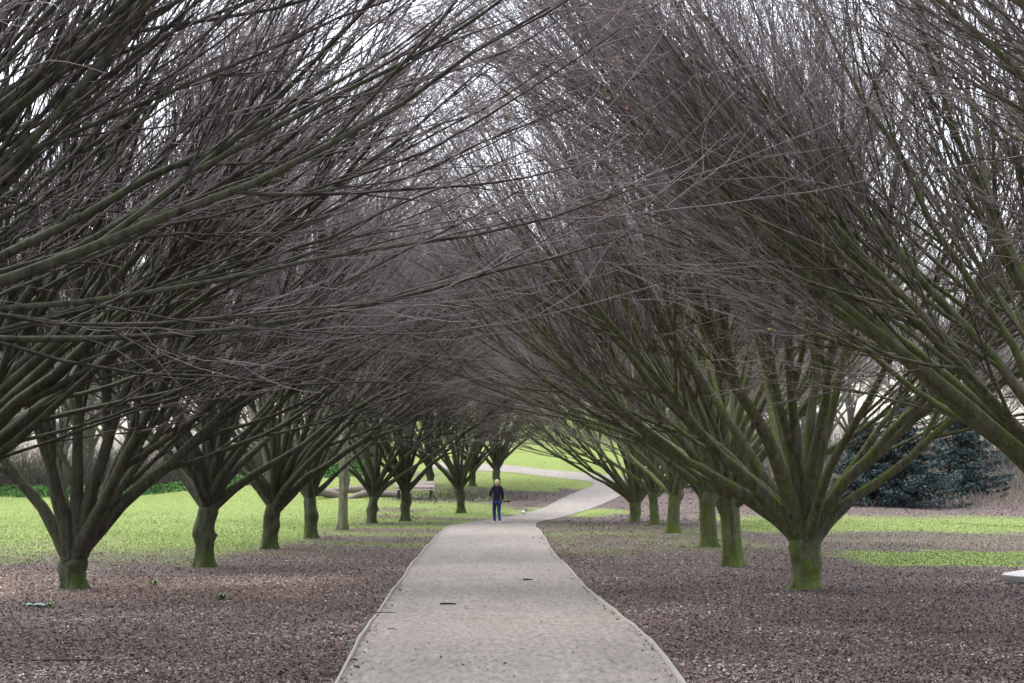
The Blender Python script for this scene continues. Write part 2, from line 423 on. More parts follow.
def leaf_quads(name, c, s0, s1, r, flat=0., tone=None, aspect=.6):
    n = len(c)
    u = r.normal(size=(n, 3)); u[:, 2] *= (1 - flat); u = nrm(u)
    w = r.normal(size=(n, 3)); w[:, 2] *= (1 - flat); w = nrm(w - (w * u).sum(-1, keepdims=True) * u)
    nn = np.cross(u, w)
    s = np.asarray(s0).reshape(-1, 1) + np.asarray(s1 - s0).reshape(-1, 1) * r.random((n, 1))
    a, b_ = u * s, w * s * aspect
    fold = nn * s * (.25 * r.normal(size=(n, 1)))
    V = np.stack([c - a, c + b_ + fold, c + a * (.7 + .6 * r.random((n, 1))), c - b_ + fold], 1).reshape(-1, 3)
    F = np.arange(n * 4).reshape(-1, 4)
    if tone is None: tone = r.random(n)
    return mesh_np(name, V, F, {'tone': np.repeat(tone, 4)})

def fan(r, n, lo, hi, ln, side=None, sidedrop=0., h=(.66, 1.1)):
    """limbs all round the bole, low ones first, high ones in the middle"""
    out = []
    for k in range(n):
        az = (k * 137.5 + r.uniform(-25, 25)) % 360
        q = (k + .5) / n
        e = lo + (hi - lo) * q ** 1.15 + r.uniform(-5, 5)
        if side is not None:
            e -= sidedrop * max(0., math.cos(math.radians(az - side))) * (1 - .5 * q)
        out.append((az, e, ln * r.uniform(.85, 1.12), h[0] + (h[1] - h[0]) * q))
    return out

def plant_tree(name, meshes, loc, mats, label, cat_, group, rz=0., sc=1.):
    t = empty(name, loc, rz); t.scale = (sc, sc, sc)
    tag(t, label, cat_, group)
    trunk, lm, crown, lv = meshes
    link('trunk', trunk, mats, t)
    for q in lm: link('limb', q, mats, t)
    link('crown', crown, mats, t)
    if lv is not None: link('withered_leaves', lv, M['leaf'], t)
    return t
def copy_tree(src, loc, rz, sc, label, group=None):
    t = src.copy(); COL.objects.link(t); t.location = loc; t.rotation_euler = (0, 0, rz); t.scale = (sc, sc, sc)
    t['label'] = label
    if group: t['group'] = group
    for ch in src.children:
        c = ch.copy(); COL.objects.link(c); c.parent = t
    return t

r_ = random.Random(3)
GL, GR = 'avenue trees on the lawn side of the path', 'avenue trees on the conifer side of the path'
def ground_at(x, y): return (x, y, float(H(x, y)) - .02)
def base(px, py):
    x, y, z = at(px, py); return (x, y, z - .02)

# the nearest tree on each side stands outside the frame, its boughs reach in
bl, br = M['bark'], M['bark_moss']
lim = fan(r_, 12, 32, 78, 7.8, 0, 4) + [(9, 33, 9.4, .95), (4, 29, 9.6, .9), (8, 25, 9.6, .8), (-14, 31, 9.4, .85), (24, 29, 9.2, .9), (-4, 33, 9.5, .95), (14, 40, 9.3, 1.), (-24, 37, 9.0, 1.), (38, 30, 9.2, .9), (52, 35, 9., .95), (30, 46, 9, 1.)]
plant_tree('hornbeam_tree', tree_meshes(101, 1.35, .27, lim, (8, 7, 6), limb_r=.75), ground_at(-8.3, 12.6), bl,
           'tree whose long dark boughs sweep low across the lawn-side foreground, its trunk hidden', 'tree', GL)
lim = fan(r_, 13, 34, 80, 7.6, 180, 0) + [(188, 40, 8.6, .9), (168, 48, 8.4, 1.), (205, 44, 8.2, .95), (176, 58, 8.4, 1.05), (150, 52, 8., 1.), (140, 64, 8, 1.05), (120, 60, 8, 1.), (160, 70, 8., 1.05)]
plant_tree('hornbeam_tree', tree_meshes(102, 1.4, .27, lim, (10, 8, 8), leaves=500), ground_at(7.9, 13.2), br,
           'tree with steep mossy boughs entering the top corner above the conifer side', 'tree', GR)
lim = fan(r_, 13, 32, 80, 7.6, 0, 2) + [(0, 33, 9., .9), (-20, 37, 8.8, .9), (16, 42, 8.6, 1.), (-40, 34, 8.4, .9), (30, 36, 8.8, .9), (5, 52, 8.6, 1.05)]
plant_tree('hornbeam_tree', tree_meshes(103, 1.2, .28, lim, (8, 7, 6), limb_r=1.0), ground_at(-7.3, 20.3), bl,
           'dark tree at the lawn-side edge of frame, only its thick slanting stems in view', 'tree', GL)
lim = fan(r_, 13, 32, 80, 7.8, 180, 0) + [(182, 36, 8.8, .85), (165, 41, 8.8, .9), (200, 44, 8.6, .95), (190, 52, 8.8, 1.), (172, 60, 8.6, 1.05), (150, 40, 8.6, .9), (215, 36, 8.4, .85), (178, 46, 9., .95)]
plant_tree('hornbeam_tree', tree_meshes(104, 1.25, .28, lim, (10, 9, 9), leaves=900, limb_r=.85), ground_at(7.0, 20.4), br,
           'green mossy tree with heavy boughs slanting inward across the conifers, trunk hidden', 'tree', GR)
# first trunks in full view
lim = [(8, 58, 7.6, .8), (176, 55, 7.4, .7), (95, 76, 8., .95), (-75, 82, 8.2, .9), (215, 68, 7.4, .85), (40, 66, 7.6, .9), (-20, 70, 7.8, .95), (-35, 47, 7.2, 1.05), (125, 52, 7.2, 1.05), (20, 42, 7., 1.1)]
lim = [(a, e, l, min(h, 1.1)) for a, e, l, h in lim]
plant_tree('hornbeam_tree', tree_meshes(105, .6, .175, lim, (14, 8, 8), limb_r=1.3, t2=.12, steep=10), base(75, 589), bl,
           'dark tree splitting near the mulch into four stout stems, beside the bright lawn', 'tree', GL)
lim = fan(r_, 17, 35, 82, 7.9, 180, 3, (.72, 1.12)) + [(184, 36, 7.2, .85), (170, 44, 7.2, .95), (196, 40, 7., .9), (0, 46, 6.2, .95), (-20, 42, 6.2, .95)]
R1t = plant_tree('hornbeam_tree', tree_meshes(106, .98, .215, lim, (9, 10, 10), leaves=300, limb_r=1.1), base(805, 590), br,
           'mossy short-boled tree with a wide fan of pale limbs, alone on brown mulch before conifers', 'tree', GR)
lim = fan(r_, 18, 33, 84, 7.8, 0, 5, (.78, 1.15))
L2 = plant_tree('hornbeam_tree', tree_meshes(107, 1.5, .185, lim, (9, 10, 10), lean=(.08, .05)), base(205, 567), bl,
           'dark straight-boled tree forking symmetrically, second full trunk along the lawn', 'tree', GL)
lim = fan(r_, 18, 31, 82, 8.0, 180, 2, (.72, 1.12))
R2t = plant_tree('hornbeam_tree', tree_meshes(108, 1.7, .21, lim, (9, 10, 10), lean=(-.1, 0)), base(733, 567), br,
           'thick mossy post-like trunk with a reddish stain, next behind the wide fan tree', 'tree', GR)
lim = fan(r_, 17, 34, 80, 7.6, 0, 5, (.72, 1.1))
L3 = plant_tree('hornbeam_tree', tree_meshes(109, 1.35, .18, lim, (9, 10, 10), lean=(.14, -.06)), base(270, 549), bl,
           'dark tree with a knobbly kinked bole, third full trunk along the lawn', 'tree', GL, rz=.4)
# further trees are copies of these four
def far(src, px, py, rz, sc, label, group):
    return copy_tree(src, base(px, py), rz, sc, label, group)
far(L2, 312, 538, 2.1, .97, 'dark tree with a clean greenish bole, fourth trunk along the lawn', GL)
far(L3, 372, 523, 1.2, .96, 'tree with a short flared bole just before the log pile, beyond the bare pale stem', GL)
far(L2, 405, 521, 4.0, .95, 'slim-trunked tree standing in front of the park bench', GL)
far(L3, 461, 513, 2.6, 1.0, 'broad bushy tree just behind the walking person, forking near the ground', GL)
far(R2t, 709, 547, 1.0, .96, 'leaning pale green trunk just behind the thick post-like trunk', GR)
far(R2t, 674, 533, 2.4, .93, 'slim mossy trunk with a flared foot, midway down the conifer-side row', GR)
far(R2t, 655, 525, .5, .85, 'reddish brown trunk close beside the multi-stemmed tree at the path bend', GR)
far(R1t, 635, 521, .35, .92, 'multi-stemmed tree at the inside edge of mulch where the path bends', GR)
far(L2, 497, 491, .9, .92, 'tree behind the person, rising from the dark mound inside the bend', GL)
far(L3, 472, 486, 5.2, .95, 'tree on the rise behind the broad bushy tree near the far path', GL)
far(L2, 640, 478, 3.0, 1.0, 'far tree on the slope beyond the outside of the path bend', GR)
far(L3, 430, 484, 4.4, 1.0, 'far tree standing beyond the park bench on the rise', GL)

# plain pale stem on the lawn
def bare_stem(seed, h, r0):
    lim = fan(random.Random(seed), 9, 48, 80, 5.5, None, 0, (.9, 1.0))
    return tree_meshes(seed, h, r0, lim, (7, 8, 6))
plant_tree('slender_tree', bare_stem(210, 4.0, .155), base(343, 530), M['bark_pale'],
           'pale grey tree with a tall bare unbranched stem on the lawn', 'tree', None)

# ------------------------------------------------------------------ background woodland
bg = plant_tree('woodland_tree', tree_meshes(301, 3.2, .2, fan(r_, 13, 40, 84, 7.5, None, 0, (.6, 1.1)), (9, 8, 6), twig_r=.007), ground_at(-34, 118), M['bark_pale'],
                'pale bare woodland tree behind the far edge of the lawn', 'tree', 'bare woodland trees beyond the lawn')
spots = [(-50, 120), (-36, 109), (-32, 106), (-40, 118), (-27, 108), (-45, 106), (-23, 119), (-19, 110), (-55, 112), (-31, 131), (-42, 112), (-38, 125), (-29, 122), (-25, 113), (-21, 126), (-17, 118), (-13.5, 128), (-47, 130), (-33, 138), (-20, 140)]
for x, y in spots:
    x += r_.uniform(-1, 1); y += r_.uniform(-2, 2)
    copy_tree(bg, ground_at(x, y), r_.uniform(0, 6.28), r_.uniform(.9, 1.35), 'pale bare woodland tree behind the far edge of the lawn')
bg['label'] = 'pale bare woodland tree behind the far edge of the lawn'
for x, y in [(5, 132), (8.5, 136), (2, 138), (-4, 136), (12, 130), (-9, 150), (-3, 158), (4, 172), (11, 160), (19, 150), (-14, 165), (26, 165), (0, 185), (14, 190)]:
    copy_tree(bg, ground_at(x, y), r_.uniform(0, 6.28), r_.uniform(1.1, 1.5), 'bare tree high on the green hillside beyond the path bend', 'bare trees on the hillside')
for x, y in [(14, 108), (18, 118), (29, 110), (41, 110), (47, 122), (22, 132), (20, 112), (27, 104), (34, 112), (24, 124), (31, 128), (39, 122), (36, 103), (44, 115), (16, 120)]:
    copy_tree(bg, ground_at(x, y), r_.uniform(0, 6.28), r_.uniform(.9, 1.3), 'pale bare tree behind the blue-green conifers', 'bare trees behind the conifers')

# ------------------------------------------------------------------ spruces
def spruce(seed, h, rbase):
    r = np.random.default_rng(seed)
    P, L = [], []
    nb = 120
    for k in range(nb):
        q = (k + .5) / nb
        z = .6 + (h - .75) * q ** 1.1
        ln = rbase * (1 - q) ** .7 * r.uniform(.5, 1.2) + .15
        az = k * 2.4 + r.uniform(-.3, .3)
        s = np.linspace(0, 1, 7)
        drop = -.28 * ln * np.sin(s * 2.2) + .10 * ln * s * s
        P.append(np.stack([np.cos(az) * ln * s, np.sin(az) * ln * s, z + drop], -1)); L.append(ln)
    P = np.array(P)
    Rd = np.repeat(np.linspace(.022, .006, 7)[None], nb, 0)
    cs, tn = [], []
    for k in range(nb):
        n = int(40 + 150 * L[k] / rbase)
        t = r.random(n) ** .7 * 6; i0 = np.minimum(t.astype(int), 5); w = (t - i0)[:, None]
        c = P[k][i0] * (1 - w) + P[k][i0 + 1] * w
        wid = .28 * L[k] * (1 - .6 * t / 6) + .05
        side = np.array([-(P[k][6] - P[k][0])[1], (P[k][6] - P[k][0])[0], 0]); side /= np.linalg.norm(side) + 1e-6
        c = c + side[None] * (r.uniform(-1, 1, n) * wid)[:, None] + np.array([0, 0, 1.])[None] * (r.normal(size=n) * .05 - .06)[:, None]
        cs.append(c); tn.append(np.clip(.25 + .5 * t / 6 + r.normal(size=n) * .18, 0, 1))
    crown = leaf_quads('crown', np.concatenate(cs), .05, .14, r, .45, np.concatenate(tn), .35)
    V1 = tubes(P, Rd, 4, seed)
    z = np.linspace(-.1, h, 12)
    TP = np.stack([.03 * np.sin(z), .03 * np.cos(z), z], -1)[None]
    V2 = tubes(TP, np.linspace(.13, .015, 12)[None], 10, seed)
    V, F, A = cat([V2]); tm = mesh_np('trunk', V, F, {'rad': A, 'low': 0 * A}, True)
    V, F, A = cat([V1]); bm_ = mesh_np('branches', V, F, {'rad': A, 'low': 0 * A}, True)
    return tm, bm_, crown
for sd, h, rb, (px, py), lab in ((1, 5.6, 3.3, (905, 506), 'large blue-green spruce with drooping boughs, widest of the conifers'),
                                 (2, 4.2, 2.5, (868, 504), 'smaller blue-green spruce with low boughs behind the wide fan tree'),
                                 (3, 6.0, 3.0, (962, 501), 'dark blue-green spruce behind the heavy slanting mossy boughs'),
                                 (4, 5.6, 2.0, (728, 492), 'dark blue-green spruce glimpsed behind the conifer-side trunks')):
    t = empty('spruce_tree', base(px, py)); tag(t, lab, 'conifer', 'blue-green conifers')
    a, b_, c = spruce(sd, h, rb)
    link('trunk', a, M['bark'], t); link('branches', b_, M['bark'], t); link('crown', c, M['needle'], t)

# ------------------------------------------------------------------ masses nobody could count
r = np.random.default_rng(55)
def path_clear(x, y):
    """True where a point is off the path"""
    A, B = EL, ER
    lx = np.interp(y, A[:75, 1], A[:75, 0]); rx = np.interp(y, B[:75, 1], B[:75, 0])
    ok = (x < lx - .03) | (x > rx + .03)
    c = .5 * (A + B)[70:]
    d = np.full(len(x), 9.)
    far_ = y > 58
    if far_.any():
        q = np.stack([x[far_], y[far_]], -1)
        d[far_] = np.sqrt(((q[:, None] - c[None]) ** 2).sum(-1)).min(1)
    return np.where(y > 60, d > 1.75, ok)

n = 290000; nf = 60000
y = 13.5 + 33 * r.random(n) ** 1.6
y[-nf:] = 44 + 50 * r.random(nf) ** 1.3
x = (r.random(n) * 2 - 1) * (.315 * y + .6)
gmk = grass_mask(x, y)
on = np.where(y < 60, np.minimum(x - np.interp(y, EL[:75, 1], EL[:75, 0]), np.interp(y, ER[:75, 1], ER[:75, 0]) - x), -1)
spill = (on > 0) & (r.random(n) < .002 + .5 * np.exp(-np.maximum(on, 0) / .05) * (.35 + .65 * (np.sin(1.7 * y + x) > .1)))
k = (path_clear(x, y) & (r.random(n) < (1 - gmk) ** 2.6)) | spill
x, y, on = x[k], y[k], on[k]
tone = np.clip(r.beta(2., 2.3, len(x)) + .16 * np.sin(1.1 * x + .5 * np.sin(y)) * np.sin(.9 * y) + .1 * np.sin(3.1 * x + 2 * np.sin(1.3 * y)) * np.sin(2.3 * y + x), 0, 1)
tone = np.where(r.random(len(x)) < .02, .9 + .1 * r.random(len(x)), tone)
tone = np.clip(tone + .22 * sst(24, 26.5, y) * sst(33, 30, y) * sst(-1.8, -3.5, x), 0, 1)
c = np.stack([x, y, H(x, y) + .012 + .012 * r.random(len(x)) + np.where(on > 0, .016 + .02 * np.clip(on / .5, 0, 1), 0)], -1)
o = link('leaf_litter', leaf_quads('leaf_litter', c, .011 + .012 * sst(40, 70, y)[:, None], .026 + .03 * sst(40, 70, y)[:, None], r, .78, tone, .6), M['litter'])
tag(o, 'brown fallen leaves and bark chips strewn over the mulch either side of the path', 'leaf litter', kind='stuff')

def blades(n, xs, ys, hgt, wid, keep, lean_=.5):
    x, y = xs, ys
    az = r.random(len(x)) * 6.283
    h = hgt * (.5 + .8 * r.random(len(x)))
    w = wid * (.6 + .8 * r.random(len(x)))
    z = H(x, y) - .005
    dx, dy = np.cos(az) * w, np.sin(az) * w
    lx, ly = r.normal(size=len(x)) * h * lean_, r.normal(size=len(x)) * h * lean_
    V = np.stack([np.stack([x - dx, y - dy, z], -1), np.stack([x + dx, y + dy, z], -1), np.stack([x + lx, y + ly, z + h], -1)], 1).reshape(-1, 3)
    return V, np.arange(len(x) * 3).reshape(-1, 3)
n = 330000
y = 32 + 75 * r.random(n) ** 1.25
x = (r.random(n) * 2 - 1) * (.32 * y + 1)
k = path_clear(x, y) & (r.random(n) < grass_mask(x, y) * 1.05)
x, y = x[k], y[k]
V, F = blades(0, x, y, .036, .010, None)
tone = np.clip(.45 + .2 * np.sin(.7 * x + y * .3) + r.normal(size=len(x)) * .11, 0, 1)
o = link('grass', mesh_np('grass', V, F, {'tone': np.repeat(tone, 3)}), M['grass'])
tag(o, 'short green grass of the lawn and the strips between the trees', 'grass', kind='stuff')

# shrubby undergrowth behind the lawn
def thicket(n, x0, x1, y0, y1, h0, h1, K=6, mound=False):
    bx = r.uniform(x0, x1, n); by = r.uniform(y0, y1, n)
    if mound: bx = -2.2 + 1.7 * r.normal(size=n); by = 85.5 + 1.6 * r.normal(size=n)
    h = h0 + (h1 - h0) * r.random(n) ** 1.6
    P = np.empty((n, K, 3)); P[:, 0] = np.stack([bx, by, H(bx, by)], -1)
    d = nrm(np.stack([r.normal(size=n) * .45, r.normal(size=n) * .45, np.ones(n)], -1))
    for q in range(1, K):
        d = nrm(d + .22 * r.normal(size=(n, 3)))
        P[:, q] = P[:, q - 1] + d * (h / (K - 1))[:, None]
    return P, np.linspace(1, .4, K)[None] * (.008 + .010 * r.random(n))[:, None]
def thick_obj(name, parts, mat, label, cat_):
    V, F, A = cat([tubes(P, Q, 3, 9) for P, Q in parts])
    tone = np.repeat(np.random.default_rng(2).random(len(V) // 18 + 1), 18)[:len(V)]
    o = link(name, mesh_np(name, V, F, {'tone': tone}), mat); tag(o, label, cat_, kind='stuff')
thick_obj('undergrowth', [thicket(15000, -48, -8, 104, 116, .8, 4.6), thicket(12000, 11, 50, 108, 120, .8, 5.5), thicket(1500, 0, 1, 0, 1, .06, .34, mound=True)], M['shrub'], 'tangled bare grey brown undergrowth behind the lawn, the conifers and the far bend', 'undergrowth')
thick_obj('dry_reeds', [thicket(9000, 10, 44, 82, 96, .25, .9), thicket(7000, 13, 44, 98, 108, .8, 2.6)], M['reed'], 'dry pale brown stalks and bracken at the feet of the conifers', 'reeds')
n = 26000
x = r.uniform(-34, -6.5, n); y = r.uniform(98, 104, n) + .3 * np.sin(x)
k = r.random(n) < (.35 + .65 * (np.sin(.5 * x + 1.2) > -.35)) * sst(-6.5, -11, x)
x, y = x[k], y[k]
c = np.stack([x, y, H(x, y) + .45 * r.random(len(x)) * sst(97.5, 101, y)], -1)
o = link('ground_cover', leaf_quads('ground_cover', c, .05, .12, r, .3), M['ivy'])
tag(o, 'low bright green leafy ground cover along the far edge of the lawn', 'ground cover', kind='stuff')

# ------------------------------------------------------------------ bmesh helpers
import bmesh
def box(bm, cx, cy, cz, sx, sy, sz, rx=0, ry=0, rz=0, bev=.006):
    from mathutils import Matrix, Euler
    t = bmesh.new(); bmesh.ops.create_cube(t, size=1)
    bmesh.ops.scale(t, vec=(sx, sy, sz), verts=t.verts)
    if bev: bmesh.ops.bevel(t, geom=t.edges[:], offset=min(bev, .3 * min(sx, sy, sz)), segments=2, affect='EDGES')
    bmesh.ops.transform(t, matrix=Matrix.Translation((cx, cy, cz)) @ Euler((rx, ry, rz)).to_matrix().to_4x4(), verts=t.verts)
    me = bpy.data.meshes.new('t'); t.to_mesh(me); bm.from_mesh(me); bpy.data.meshes.remove(me); t.free()
def done(bm, name, mat, parent=None, smooth=False):
    me = bpy.data.meshes.new(name); bm.to_mesh(me); bm.free()
    if smooth:
        for p_ in me.polygons: p_.use_smooth = True
    return link(name, me, mat, parent)

# park bench
bx, by, bz = at(415, 499)
bn = empty('park_bench', (bx, by, bz), R(-6)); tag(bn, 'weathered pale plank park bench facing the path beyond the lawn', 'bench')
for k in range(3):
    bm = bmesh.new(); box(bm, 0, -.30 + .14 * k, .45, 1.9, .125, .045); done(bm, 'seat_plank', M['bench'], bn)
for k in range(2):
    bm = bmesh.new(); box(bm, 0, .10 + .03 * k, .63 + .16 * k, 1.9, .04, .14, R(-10)); done(bm, 'backrest_plank', M['bench'], bn)
for s in (-1, 1):
    bm = bmesh.new(); box(bm, s * .78, -.26, .21, .07, .07, .43); done(bm, 'leg', M['iron'], bn)
    bm = bmesh.new(); box(bm, s * .78, .12, .43, .07, .06, .87, R(-9)); done(bm, 'leg', M['iron'], bn)
    bm = bmesh.new(); box(bm, s * .78, -.08, .40, .06, .44, .05); done(bm, 'bracket', M['iron'], bn)

# felled logs behind the lawn
def log(px, py, ln, rad, rz, tilt, label, lift=0):
    x, y, z = at(px, py)
    K = 9; s = np.linspace(-.5, .5, K)
    P = np.stack([s * ln, .04 * np.sin(5 * s), .03 * np.cos(6 * s)], -1)[None]
    V, F, A = tubes(P, (rad * (1 + .12 * np.sin(7 * s) - .25 * s))[None], 12, int(px))
    t = empty('felled_log', (x, y, z + rad * .8 + lift)); t.rotation_euler = (0, tilt, rz)
    tag(t, label, 'log', 'felled logs behind the lawn')
    link('log_bark', mesh_np('log_bark', V, F, None, True), M['log'], t)
    for e in (0, K - 1):
        c = P[0, e]; ring = V[e * 12:(e + 1) * 12]
        VV = np.vstack([ring + (c - ring) * .04 + (np.array([.012, 0, 0]) * (1 if e else -1)), c + np.array([.015, 0, 0]) * (1 if e else -1)])
        FF = np.array([[i, (i + 1) % 12, 12] for i in range(12)])
        link('cut_end', mesh_np('cut_end', VV, FF), M['logend'], t)
log(329, 498, 2.6, .22, R(25), R(14), 'reddish felled log tilted on the ground beside the bare pale stem')
log(352, 496, 3.4, .17, R(-6), R(-3), 'long pale felled log lying flat behind the log-pile tree', .15)
log(360, 498, 1.6, .15, R(18), R(-16), 'short whitish felled log leaning up at the end of the pile')
log(384, 497, 2.2, .16, R(-12), R(2), 'brown felled log lying nearest the park bench')

# pale slab at the frame edge
sx_, sy_, sz_ = at(1017, 584)
bm = bmesh.new()
out = [(-.22, .02), (.05, -.22), (1.1, -.34), (1.6, -.1), (1.55, .5), (.3, .42), (-.12, .2)]
vb = [bm.verts.new((x * .93, y * .85, .07)) for x, y in out]; vt = [bm.verts.new((x, y, .18 + .015 * math.sin(3 * x))) for x, y in out]
bm.faces.new(vt); bm.faces.new(vb[::-1])
for i in range(len(out)):
    j = (i + 1) % len(out); bm.faces.new((vb[i], vb[j], vt[j], vt[i]))
bmesh.ops.bevel(bm, geom=bm.edges[:], offset=.015, segments=2, affect='EDGES')
sl = empty('stone_slab', (sx_ - .05, sy_, sz_ - .02)); sl.rotation_euler = (R(7), 0, 0); tag(sl, 'pale whitish flat slab with a pointed end raised off the mulch', 'slab')
done(bm, 'slab_top', M['slab'], sl)
for q in (.45, 1.25):
    bm = bmesh.new(); box(bm, q, .03, .05, .3, .3, .12, bev=.02); done(bm, 'support', M['log'], sl)

# pegs beside the edging
for (px, py, lab) in ((357, 648, 'pale wooden peg against the lawn-side path edging'), (366, 632, 'short wooden peg where the lawn-side edging dips'), (676, 668, 'pale wooden peg against the conifer-side path edging'), (648, 634, 'small wooden peg halfway along the conifer-side edging')):
    x, y, z = at(px, py); s = -1 if px < 512 else 1
    ex = np.interp(y, (EL if s < 0 else ER)[:70, 1], (EL if s < 0 else ER)[:70, 0])
    bm = bmesh.new(); box(bm, 0, 0, .02, .05, .045, .12, R(4), R(6 * s), 0, .006)
    o = done(bm, 'edging_peg', M['timber']); o.location = (ex + s * .075, y, z); tag(o, lab, 'peg', 'pegs holding the path edging')

# sticks and scraps
def stick(px, py, ln, rad, rz, label, mat=M['stickdark'], lift=.05):
    x, y, z = at(px, py); K = 8; s = np.linspace(-.5, .5, K)
    P = np.stack([s * ln, .008 * ln * np.sin(9 * s), .003 * np.cos(5 * s)], -1)[None]
    V, F, A = tubes(P, (rad * (1.1 - .6 * (s + .5)))[None], 7, int(px))
    # a short side spur
    Q = np.stack([P[0, 4] + np.array([.0, 0, 0]), P[0, 4] + np.array([.12 * ln, .03 * ln, .002]), P[0, 4] + np.array([.2 * ln, .05 * ln, .003])])[None]
    V, F, A = cat([(V, F, A), tubes(Q, np.array([[.6, .5, .3]]) * rad, 5, 3)])
    o = link('fallen_stick', mesh_np('fallen_stick', V, F, None, True), mat); o.location = (x, y, z + lift); o.rotation_euler = (0, 0, rz)
    tag(o, label, 'stick'); return o
stick(448, 608, .22, .016, .05, 'short dark stick lying across the middle of the path', lift=.055)
stick(528, 583, .16, .016, .3, 'small brown twig on the path further up than the dark stick', lift=.055)
stick(385, 617, .26, .007, .1, 'thin twig lying across the lawn-side edge of the path', lift=.055)
stick(58, 663, 1.3, .013, .05, 'long dark fallen branch on the mulch in the lawn-side corner', lift=.02)
stick(392, 634, .1, .007, -.3, 'tiny dark twig just inside the lawn-side path edging', lift=.055)

# teal scrap
x, y, z = at(37, 607)
bm = bmesh.new(); bmesh.ops.create_grid(bm, x_segments=9, y_segments=5, size=.5)
for v in bm.verts:
    v.co.x *= .26; v.co.y *= .2
    v.co.z = .03 + .010 * math.sin(38 * v.co.x + 11 * v.co.y) + .012 * math.sin(50 * v.co.y - 20 * v.co.x)
bmesh.ops.solidify(bm, geom=bm.faces[:], thickness=.004)
o = done(bm, 'plastic_scrap', M['teal'], smooth=True); o.location = (x, y, z); tag(o, 'crumpled teal plastic scrap on the mulch near the four-stemmed tree', 'litter')

# weeds
for (px, py, s, lab) in ((50, 607, .13, 'dark green weed beside the teal scrap'), (153, 586, .2, 'low green weed tuft in dry leaves beyond the four-stemmed tree'), (222, 600, .2, 'faint green weed patch on open mulch'), (178, 570, .15, 'green weed near the foot of the second lawn trunk')):
    x, y, z = at(px, py)
    rr_ = np.random.default_rng(int(px)); n = 44
    az = rr_.random(n) * 6.283; ln = .62 * s * (.5 + .7 * rr_.random(n)); up = ln * (.15 + .7 * rr_.random(n))
    d = np.stack([np.cos(az), np.sin(az)], -1); sd_ = np.stack([-np.sin(az), np.cos(az)], -1) * (ln * .16)[:, None]
    mid = np.concatenate([d * (ln * .6)[:, None], (up * .9)[:, None] + .01], -1); tip = np.concatenate([d * ln[:, None], (up * .75)[:, None]], -1)
    sd3 = np.concatenate([sd_, np.zeros((n, 1))], -1)
    V = np.concatenate([np.array([[0, 0, 0.]]), mid - sd3, tip, mid + sd3])
    F = np.stack([np.zeros(n, int), 1 + np.arange(n), 1 + n + np.arange(n), 1 + 2 * n + np.arange(n)], -1)
    o = link('weed_tuft', mesh_np('weed_tuft', V, F), M['weed']); o.location = (x, y, z); tag(o, lab, 'weed', 'weeds on the mulch')

# ------------------------------------------------------------------ person and dog (skin meshes)
def skin(name, verts, edges, radii, mat, parent=None, root=0, sub=2):
    me = bpy.data.meshes.new(name); me.from_pydata(verts, edges, [])
    o = bpy.data.objects.new(name, me); COL.objects.link(o)
    md = o.modifiers.new('s', 'SKIN'); md.use_smooth_shade = True
    sv = me.skin_vertices[0].data
    for i, q in enumerate(radii):
        sv[i].radius = q if isinstance(q, tuple) else (q, q); sv[i].use_root = (i == root)
    ss = o.modifiers.new('u', 'SUBSURF'); ss.levels = sub; ss.render_levels = sub
    dg = bpy.context.evaluated_depsgraph_get(); dg.update()
    m2 = bpy.data.meshes.new_from_object(o.evaluated_get(dg)); m2.name = name
    bpy.data.objects.remove(o); bpy.data.meshes.remove(me)
    for p_ in m2.polygons: p_.use_smooth = True
    return link(name, m2, mat, parent)

px_, py_, pz_ = at(497, 524)
PS = 1.0
# joints; the person walks away from the camera (+y), mid-stride
J = dict(pel=(0, 0, .86), waist=(0, -.01, 1.0), chest=(0, -.01, 1.2), neckb=(0, .0, 1.37), neck=(0, .015, 1.43), head=(0, .03, 1.52), crown=(0, .02, 1.60),
         hl=(-.085, 0, .80), kl=(-.07, .16, .47), al=(-.052, .14, .09), fl=(-.058, .29, .04),
         hr=(.085, 0, .80), kr=(.065, -.03, .45), ar=(.05, -.24, .13), fr=(.055, -.12, .035),
         sl=(-.165, -.01, 1.33), elb_l=(-.27, -.05, 1.10), wl=(-.22, .14, 1.02),
         sr=(.165, -.01, 1.33), elb_r=(.205, -.03, 1.07), wr=(.235, .10, .88))
def chain(names, extra=()): return [J[n_] for n_ in names]
order = ['pel', 'waist', 'chest', 'neckb', 'neck', 'head', 'crown', 'hl', 'kl', 'al', 'fl', 'hr', 'kr', 'ar', 'fr', 'sl', 'elb_l', 'wl', 'sr', 'elb_r', 'wr']
ix = {n_: i for i, n_ in enumerate(order)}
E_ = [('pel', 'waist'), ('waist', 'chest'), ('chest', 'neckb'), ('neckb', 'neck'), ('neck', 'head'), ('head', 'crown'), ('pel', 'hl'), ('hl', 'kl'), ('kl', 'al'), ('al', 'fl'), ('pel', 'hr'), ('hr', 'kr'), ('kr', 'ar'), ('ar', 'fr'),
      ('neckb', 'sl'), ('sl', 'elb_l'), ('elb_l', 'wl'), ('neckb', 'sr'), ('sr', 'elb_r'), ('elb_r', 'wr')]
rad = dict(pel=(.12, .09), waist=(.11, .085), chest=(.13, .09), neckb=.06, neck=.045, head=(.078, .09), crown=.06, hl=.075, kl=.05, al=.034, fl=.03, hr=.075, kr=.05, ar=.034, fr=.03, sl=.05, elb_l=.036, wl=.024, sr=.05, elb_r=.036, wr=.024)
vs = [J[n_] for n_ in order]; es = [(ix[a], ix[b_]) for a, b_ in E_]; rs = [rad[n_] for n_ in order]
